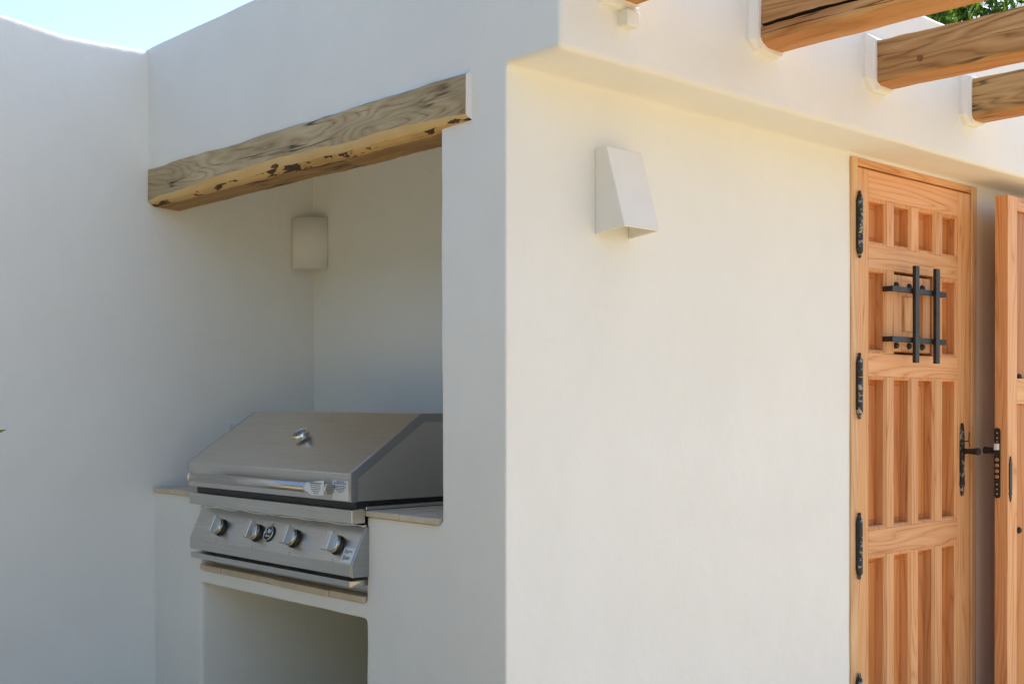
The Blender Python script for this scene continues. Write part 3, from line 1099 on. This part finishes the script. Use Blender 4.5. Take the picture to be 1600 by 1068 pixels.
def closed_door():
    root = thing('wooden_door', ((DX0 + DX1) / 2, 0.03, 0), 'closed pine door with sunk panels, iron grille hatch and black hinges', 'door')
    yf, yk = 0.000, 0.046
    # frame
    lx0, lx1, lt = 1.503, 2.249, Z(0.7505)
    box_part('frame_jamb', DX0 - .001, lx0 - .003, -0.0055, 0.10, 0, DH + .001, 'pine_frame', root)
    box_part('frame_jamb', lx1 + .003, DX1 + .001, -0.0055, 0.10, 0, DH + .001, 'pine_frame', root)
    box_part('frame_head', lx0 - .0025, lx1 + .0025, -0.005, 0.10, lt + .004, DH + .001, 'pineX', root)
    box_part('frame_rebate', lx0 - .0025, lx1 + .0025, yk + .004, 0.088, 0.0, lt + .0035, 'crack', root, bevel=0)
    # leaf
    cols = [(1.570, 1.684), (1.726, 1.841), (1.884, 2.000), (2.046, 2.160)]
    rows = [(0.513, 0.662), (0.164, 0.437), (-0.406, 0.0895), (-1.06, -0.489)]
    box_part('stile', lx0, cols[0][0], yf, yk, 0.008, lt, 'pineZ', root)
    box_part('stile', cols[3][1], lx1, yf, yk, 0.008, lt, 'pineZ', root)
    zs = [Z(0.7505)] + [Z(v) for rr in rows for v in (rr[1], rr[0])] + [0.008]
    for k in range(0, len(zs), 2):
        box_part('rail', cols[0][0] + .0004, cols[3][1] - .0004, yf + .0006, yk, zs[k + 1], zs[k], 'pineX', root)
    for ri, (b, t) in enumerate(rows):
        for ci in range(3):
            if ri == 1 and ci == 1:
                continue
            m0, m1 = cols[ci][1], cols[ci + 1][0]
            if ri == 1 and ci == 0:
                m1 = 1.730
            if ri == 1 and ci == 2:
                m0 = 1.985
            box_part('mullion', m0, m1, yf + .001, yk, Z(b) + .0004, Z(t) - .0004, 'pineZ', root)
        for ci, (x0, x1) in enumerate(cols):
            if ri == 1 and ci in (1, 2):
                continue
            moulding(x0, x1, Z(b), Z(t), yf, yk - .008, 0.011, 'pineZ', root)
            bm = panel_mesh(x1 - x0 - .002, Z(t) - Z(b) - .002, 0.024, 0.003)
            put('panel', bm, 'pine_panel', root, ((x0 + x1) / 2, yk - .013, (Z(b) + Z(t)) / 2), bevel=.001)
    # little hatch
    hx0, hx1, hb, ht = 1.733, 1.972, Z(0.172), Z(0.429)
    hatch = box_part('hatch', hx0, hx1, yf + .016, yk - .006, hb, ht, 'pineZ', root)
    box_part('hatch_back', hx0 - .003, 1.985, yk - .005, yk - .001, Z(0.1645), Z(0.4365), 'crack', root, bevel=0)
    for a0, a1, c0, c1, mm in ((hx0 + .002, hx0 + .05, hb + .002, ht - .002, 'pineZ'), (hx1 - .05, hx1 - .002, hb + .002, ht - .002, 'pineZ'),
                               (hx0 + .0502, hx1 - .0502, ht - .046, ht - .002, 'pineX'), (hx0 + .0502, hx1 - .0502, hb + .002, hb + .046, 'pineX')):
        box_part('hatch_frame', a0, a1, yf + .004, yf + .017, c0, c1, mm, hatch)
    bm = panel_mesh(hx1 - hx0 - .106, ht - hb - .100, 0.018, 0.008)
    put('panel', bm, 'pineZ', hatch, ((hx0 + hx1) / 2, yf + .0155, (hb + ht) / 2), bevel=.001)
    # iron grille
    gr = None
    for x in (1.797, 1.933):
        bm = bmesh.new()
        bbox(bm, -.013, .013, -.006, .006, -.160, .160)
        put('grille_bar', bm, 'iron', root, (x, -.040, Z(.296)), bevel=.0015)
    for z in (.374, .211):
        bm = bmesh.new()
        pts = [(-.176, .0), (-.172, -.030), (.172, -.030), (.176, .0)]
        prof = [(1.660, .004), (1.660, -.034), (2.014, -.034), (2.014, .004)]
        bbox(bm, 1.660, 2.014, -.0335, -.0245, -.009, .009)
        bbox(bm, 1.6605, 1.6695, -.0244, .004, -.0085, .0085)
        bbox(bm, 2.0045, 2.0135, -.0244, .004, -.0085, .0085)
        put('grille_crossbar', bm, 'iron', root, (0, 0, Z(z)), bevel=.0012)
    for z in (.392, .193):
        for x in (1.744, 1.828, 1.913):
            bm = bmesh.new()
            lathe(bm, [(.011, 0), (.011, .003), (.009, .008), (.005, .011)], frame_to((0, 0, 0), (0, -1, 0)), 14)
            put('nail_head', bm, 'iron', root, (x, yf + .004, Z(z)), bevel=0)
    # hinges
    for (zb, zt) in ((.478, .655), (-.030, .144), (-.536, -.360), (-1.045, -.866)):
        bm = bmesh.new()
        L = zt - zb
        for k in range(3):
            a, b = L * k / 3, L * (k + 1) / 3 - .002
            lathe(bm, [(.0095, a), (.0108, a + .002), (.0108, b - .002), (.0095, b)], frame_to((0, 0, 0), (0, 0, 1), (1, 0, 0)), 14)
        for s in (0, 1):
            m = frame_to((0, 0, L if s else 0), (0, 0, 1 if s else -1), (1, 0, 0))
            lathe(bm, [(.007, -.003), (.008, .003), (.0045, .007), (.0062, .012), (.003, .018)], m, 12)
        h = put('hinge', bm, 'iron_chipped', root, (1.4985, -.012, Z(zb)), bevel=0)
        bm = bmesh.new()
        bbox(bm, -.012, -.006, -.002, .010, .012, L - .012)
        mesh_obj('hinge_plate', bm, 'iron', h, bevel=.001)
    # handle: pointed back plate, round pull, wire thumb latch
    bm = bmesh.new()
    out = [(0, .13), (.006, .115), (.0085, .108), (.006, .100), (.012, .088), (.012, .080), (.0095, .072), (.0105, .05), (.0105, -.05), (.0095, -.072), (.012, -.080),
           (.012, -.088), (.006, -.100), (.0085, -.108), (.006, -.115), (0, -.13)]
    full = out + [(-x, z) for x, z in out[-2:0:-1]]
    a = [bm.verts.new((x, 0, z)) for x, z in full]
    b = [bm.verts.new((x, -.010, z)) for x, z in full]
    bm.faces.new(a)
    bm.faces.new(b[::-1])
    for k in range(len(full)):
        bm.faces.new((a[k], a[(k + 1) % len(full)], b[(k + 1) % len(full)], b[k]))
    hp = put('handle_plate', bm, 'iron_chipped', root, (2.182, yf - .0005, Z(-.197)), bevel=.0012)
    bm = bmesh.new()
    lathe(bm, [(.012, 0), (.009, .012), (.010, .030), (.013, .052), (.0125, .058), (.008, .060)], frame_to((0, -.010, .030), (0, -1, 0)), 18)
    mesh_obj('knob', bm, 'iron', hp)
    bm = bmesh.new()
    tube(bm, [(0, -.009, .065), (0, -.026, .066), (0, -.030, .072), (0, -.031, .098)], .0018, 8)
    tube(bm, [(0, -.030, .068), (0, -.032, .045)], .0014, 6)
    mesh_obj('thumb_latch', bm, 'iron', hp)


closed_door()


# ------------------------------------------------------------------ open leaf folded back against the wall
def open_leaf():
    x0, x1, yf, yb, zb, zt = 2.235, 3.035, -0.145, -0.098, 0.012, Z(0.7295)
    root = thing('open_door', (x1, (yf + yb) / 2, 0), 'open pine door leaf folded back against the wall with black lock plate on its edge', 'door')
    box_part('stile', x0, x0 + .072, yf, yb, zb, zt, 'pineZ', root)
    box_part('stile', x1 - .072, x1, yf, yb, zb, zt, 'pineZ', root)
    zs = [(Z(0.682), zt), (Z(0.0), Z(0.09)), (zb, zb + .16)]
    for a, b in zs:
        box_part('rail', x0 + .0722, x1 - .0722, yf + .0006, yb, a, b, 'pineX', root)
    n = 7
    xs = [x0 + .0722 + (x1 - x0 - .1444) * k / n for k in range(n + 1)]
    for a, b in ((zb + .1602, Z(-.0002)), (Z(.0902), Z(.6818))):
        for k in range(n):
            box_part('plank', xs[k] + .001, xs[k + 1] - .001, yf + .014, yb - .006, a, b, 'pine_panel', root, bevel=.003)
        box_part('bead', x0 + .0724, x0 + .086, yf + .006, yf + .0138, a, b, 'pineZ', root)
    for z in (0.096, -0.449):
        for x in (2.350, 2.45, 2.55, 2.65):
            bm = bmesh.new()
            lathe(bm, [(.012, 0), (.012, .003), (.009, .009), (.004, .012)], frame_to((0, 0, 0), (0, -1, 0)), 14)
            put('nail_head', bm, 'iron', root, (x, yf + .0145, Z(z)), bevel=0)
    # lock plate on the edge
    bm = bmesh.new()
    zc = Z(-.207)
    hw, hh = .0115, .112
    pts = [(hw * math.cos(a), hh + hw * math.sin(a)) for a in [math.pi * k / 8 for k in range(9)]]
    pts += [(hw * math.cos(a), -hh + hw * math.sin(a)) for a in [math.pi + math.pi * k / 8 for k in range(9)]]
    a = [bm.verts.new((0, y, z)) for y, z in pts]
    b = [bm.verts.new((-.0022, y, z)) for y, z in pts]
    bm.faces.new(a)
    bm.faces.new(b[::-1])
    for k in range(len(pts)):
        bm.faces.new((a[k], a[(k + 1) % len(pts)], b[(k + 1) % len(pts)], b[k]))
    lp = put('lock_plate', bm, 'iron', root, (x0 - .0002, -.1085, zc), bevel=.0006)
    bm = bmesh.new()
    prism = [(-.0022, -.008), (-.013, -.004), (-.013, .007), (-.0022, .009)]
    vs1 = [bm.verts.new((x, y, .046)) for x, y in prism]
    vs2 = [bm.verts.new((x, y, .068)) for x, y in prism]
    bm.faces.new(vs1)
    bm.faces.new(vs2[::-1])
    for k in range(4):
        bm.faces.new((vs1[k], vs1[(k + 1) % 4], vs2[(k + 1) % 4], vs2[k]))
    mesh_obj('latch_bolt', bm, 'socket', lp, bevel=.0006)
    for k in range(4):
        bm = bmesh.new()
        lathe(bm, [(.0068, 0), (.0068, .003), (.0055, .004)], frame_to((-.0021, 0, .012 - k * .0200), (-1, 0, 0)), 14)
        mesh_obj('dead_bolt', bm, 'brass', lp)
    for z in (.105, .088, .074, -.075, -.092, -.108):
        bm = bmesh.new()
        lathe(bm, [(.003, 0), (.0026, .0012)], frame_to((-.0021, 0, z), (-1, 0, 0)), 10)
        mesh_obj('screw', bm, 'chrome', lp)
    # keyhole escutcheon on the face
    bm = bmesh.new()
    out = [(0, .080), (.003, .070), (.006, .065), (.004, .060), (.0085, .053), (.0085, .048), (.0065, .042), (.0085, .036), (.0085, -.036), (.0065, -.042), (.0085, -.048),
           (.0085, -.053), (.004, -.060), (.006, -.065), (.003, -.070), (0, -.080)]
    full = out + [(-x, z) for x, z in out[-2:0:-1]]
    a = [bm.verts.new((x * 1.15, 0, z)) for x, z in full]
    b = [bm.verts.new((x * 1.15, -.004, z)) for x, z in full]
    bm.faces.new(a)
    bm.faces.new(b[::-1])
    for k in range(len(full)):
        bm.faces.new((a[k], a[(k + 1) % len(full)], b[(k + 1) % len(full)], b[k]))
    put('escutcheon', bm, 'iron', root, (2.2535, yf - .0003, Z(-.262)), bevel=.0008)
    # knob on the far face, towards the wall
    bm = bmesh.new()
    lathe(bm, [(.010, 0), (.009, .015), (.012, .052), (.0125, .060), (.008, .063)], frame_to((0, 0, 0), (0, 1, 0)), 18)
    put('knob', bm, 'iron', root, (2.282, yb, Z(-.165)), bevel=0)


open_leaf()


# ------------------------------------------------------------------ plants
def leaf_quads(P, D, L, W, bend=0.15):
    """P base points, D unit directions; returns verts, faces of 2-quad bent leaves"""
    n = len(P)
    ref = np.tile(np.array([0, 0, 1.0]), (n, 1)) + rng.normal(0, .4, (n, 3))
    S = np.cross(D, ref)
    S /= np.linalg.norm(S, axis=1)[:, None] + 1e-9
    Nn = np.cross(S, D)
    L = L[:, None]
    W = W[:, None]
    mid = P + D * L * .5 + Nn * L * bend * .5
    tip = P + D * L - Nn * L * bend * .3
    v = np.stack([P, mid - S * W / 2, tip, mid + S * W / 2], axis=1).reshape(-1, 3)
    f = [(4 * i, 4 * i + 1, 4 * i + 2, 4 * i + 3) for i in range(n)]
    return v, f


def raw_mesh(name, v, f, mat, parent, kind=None):
    me = bpy.data.meshes.new(name)
    me.from_pydata([tuple(x) for x in v], [], f)
    me.materials.append(M[mat])
    o = bpy.data.objects.new(name, me)
    col.objects.link(o)
    o.parent = parent
    if kind:
        o['kind'] = kind
    return o


def oleander(x, y, h, rad, label, nleaf=16000, nflow=150, extra=()):
    root = thing('oleander_tree', (x, y, 0), label, 'tree', 'flowering trees behind the house')
    bm = bmesh.new()
    tips = []
    for k in range(11):
        a = 2 * math.pi * k / 11 + random.uniform(-.3, .3)
        rr = rad * random.uniform(.25, .75)
        top = h * random.uniform(.62, .92)
        p = [(0.10 * math.cos(a), 0.10 * math.sin(a), -.05)]
        for s in (.3, .6, 1.0):
            p.append((rr * math.cos(a) * s ** 1.4 + random.uniform(-.08, .08), rr * math.sin(a) * s ** 1.4 + random.uniform(-.08, .08), top * s))
        tube(bm, p, [.05, .035, .022, .008], 7)
    mesh_obj('trunk', bm, 'trunk', root)
    # clumps spread through an uneven crown
    cl = []
    while len(cl) < 150:
        q = rng.uniform(-1, 1, 3)
        r2 = np.linalg.norm(q)
        if r2 < 1 and r2 > .35:
            z = h * .60 + q[2] * h * .42
            if z > 0.5:
                cl.append((q[0] * rad, q[1] * rad, z))
    cl = np.array(cl)
    idx = rng.integers(0, len(cl), nleaf)
    P = cl[idx] + rng.normal(0, .17, (nleaf, 3))
    D = rng.normal(0, 1, (nleaf, 3)) + (P - np.array([0, 0, h * .5])) * .5
    D[:, 2] += .5
    D /= np.linalg.norm(D, axis=1)[:, None]
    v, f = leaf_quads(P, D, rng.uniform(.08, .15, nleaf), rng.uniform(.02, .034, nleaf))
    raw_mesh('crown', v, f, 'oleander', root, 'stuff')
    # white blossoms: five petals each, gathered in heads
    V, F = [], []
    heads = cl[rng.integers(0, len(cl), nflow // 6)]
    heads = [(q, .22, 6) for q in heads] + [(np.array(q), .03, 8) for q in extra]
    for hd, push, cnt in heads:
        out = np.array([hd[0], hd[1], (hd[2] - h * .5)])
        out /= np.linalg.norm(out)
        for k in range(cnt):
            c = hd + out * push + rng.normal(0, .05, 3)
            nrm = Vector(out + rng.normal(0, .4, 3)).normalized()
            m = frame_to(c, nrm, (0.3, .5, .2))
            for j in range(5):
                a = 2 * math.pi * j / 5
                base = len(V)
                for rr, da, hh in ((0, 0, 0), (.022, -.45, .006), (.034, 0, .010), (.022, .45, .006)):
                    V.append(tuple(m @ Vector((rr * math.cos(a + da), rr * math.sin(a + da), hh))))
                F.append((base, base + 1, base + 2, base + 3))
    raw_mesh('blossom', V, F, 'petal', root, 'stuff')


oleander(6.35, 2.7, 4.7, 1.9, 'leafy green oleander with white blossoms rising behind the parapet', 46000, 420, [(-1.20, -1.38, 3.64), (-1.02, -1.52, 3.62)])
oleander(7.9, 1.2, 4.9, 1.7, 'leafy green oleander standing beyond the end of the house wall', 18000, 260)


def young_plant():
    root = thing('leafy_plant', (-0.96, 1.50, 0), 'young bright green plant whose leaf tip reaches in beside the garden wall', 'plant')
    bm = bmesh.new()
    P, D, L = [], [], []
    for k in range(5):
        a = 2 * math.pi * k / 5 + .4
        top = random.uniform(.95, 1.25)
        pts = [(.02 * math.cos(a), .02 * math.sin(a), -.03)] + [(.16 * s * math.cos(a), .16 * s * math.sin(a), top * s) for s in (.35, .7, 1.0)]
        tube(bm, pts, [.009, .007, .005, .002], 6)
        for j in range(14):
            s = .35 + .65 * j / 13
            b = a + j * 2.4
            P.append((.16 * s * math.cos(a), .16 * s * math.sin(a), top * s))
            D.append((math.cos(b) * .8, math.sin(b) * .8, .45))
            L.append(random.uniform(.08, .12))
    mesh_obj('stem', bm, 'trunk', root)
    P.append((.20, 0, Z(-.125)))
    D.append((.14, .0, .045))
    L.append(.172)
    P, D, L = np.array(P), np.array(D), np.array(L)
    D /= np.linalg.norm(D, axis=1)[:, None]
    v, f = leaf_quads(P, D, L, L * .36, .05)
    raw_mesh('foliage', v, f, 'young_leaf', root)


young_plant()


# ------------------------------------------------------------------ greenery added behind the viewer to block sky light from the niche side
def added_hedge(x, y0, y1, h, label):
    root = thing('added_hedge', (x, (y0 + y1) / 2, 0), label, 'added_hedge')
    L = y1 - y0
    bm = bmesh.new()
    bbox(bm, -.35, .35, -L / 2 + .2, L / 2 - .2, -.05, h - .35)
    mesh_obj('core_box', bm, 'added_hedge', root)
    n = 26000
    P = np.stack([rng.uniform(-.6, .6, n), rng.uniform(-L / 2, L / 2, n), rng.uniform(0.02, h, n)], axis=1)
    P[:, 0] += .15 * np.sin(P[:, 1] * 1.7) + .1 * np.sin(P[:, 2] * 3.1)
    P[:, 2] *= 1 + .07 * np.sin(P[:, 1] * 2.3)
    D = rng.normal(0, 1, (n, 3)) + np.array([.3, 0, .5])
    D /= np.linalg.norm(D, axis=1)[:, None]
    v, f = leaf_quads(P, D, rng.uniform(.12, .2, n), rng.uniform(.06, .10, n))
    raw_mesh('foliage', v, f, 'added_hedge', root, 'stuff')


added_hedge(-7.2, -9.0, 5.0, 3.9, 'tall green foliage added out of view to shade the barbecue niche')
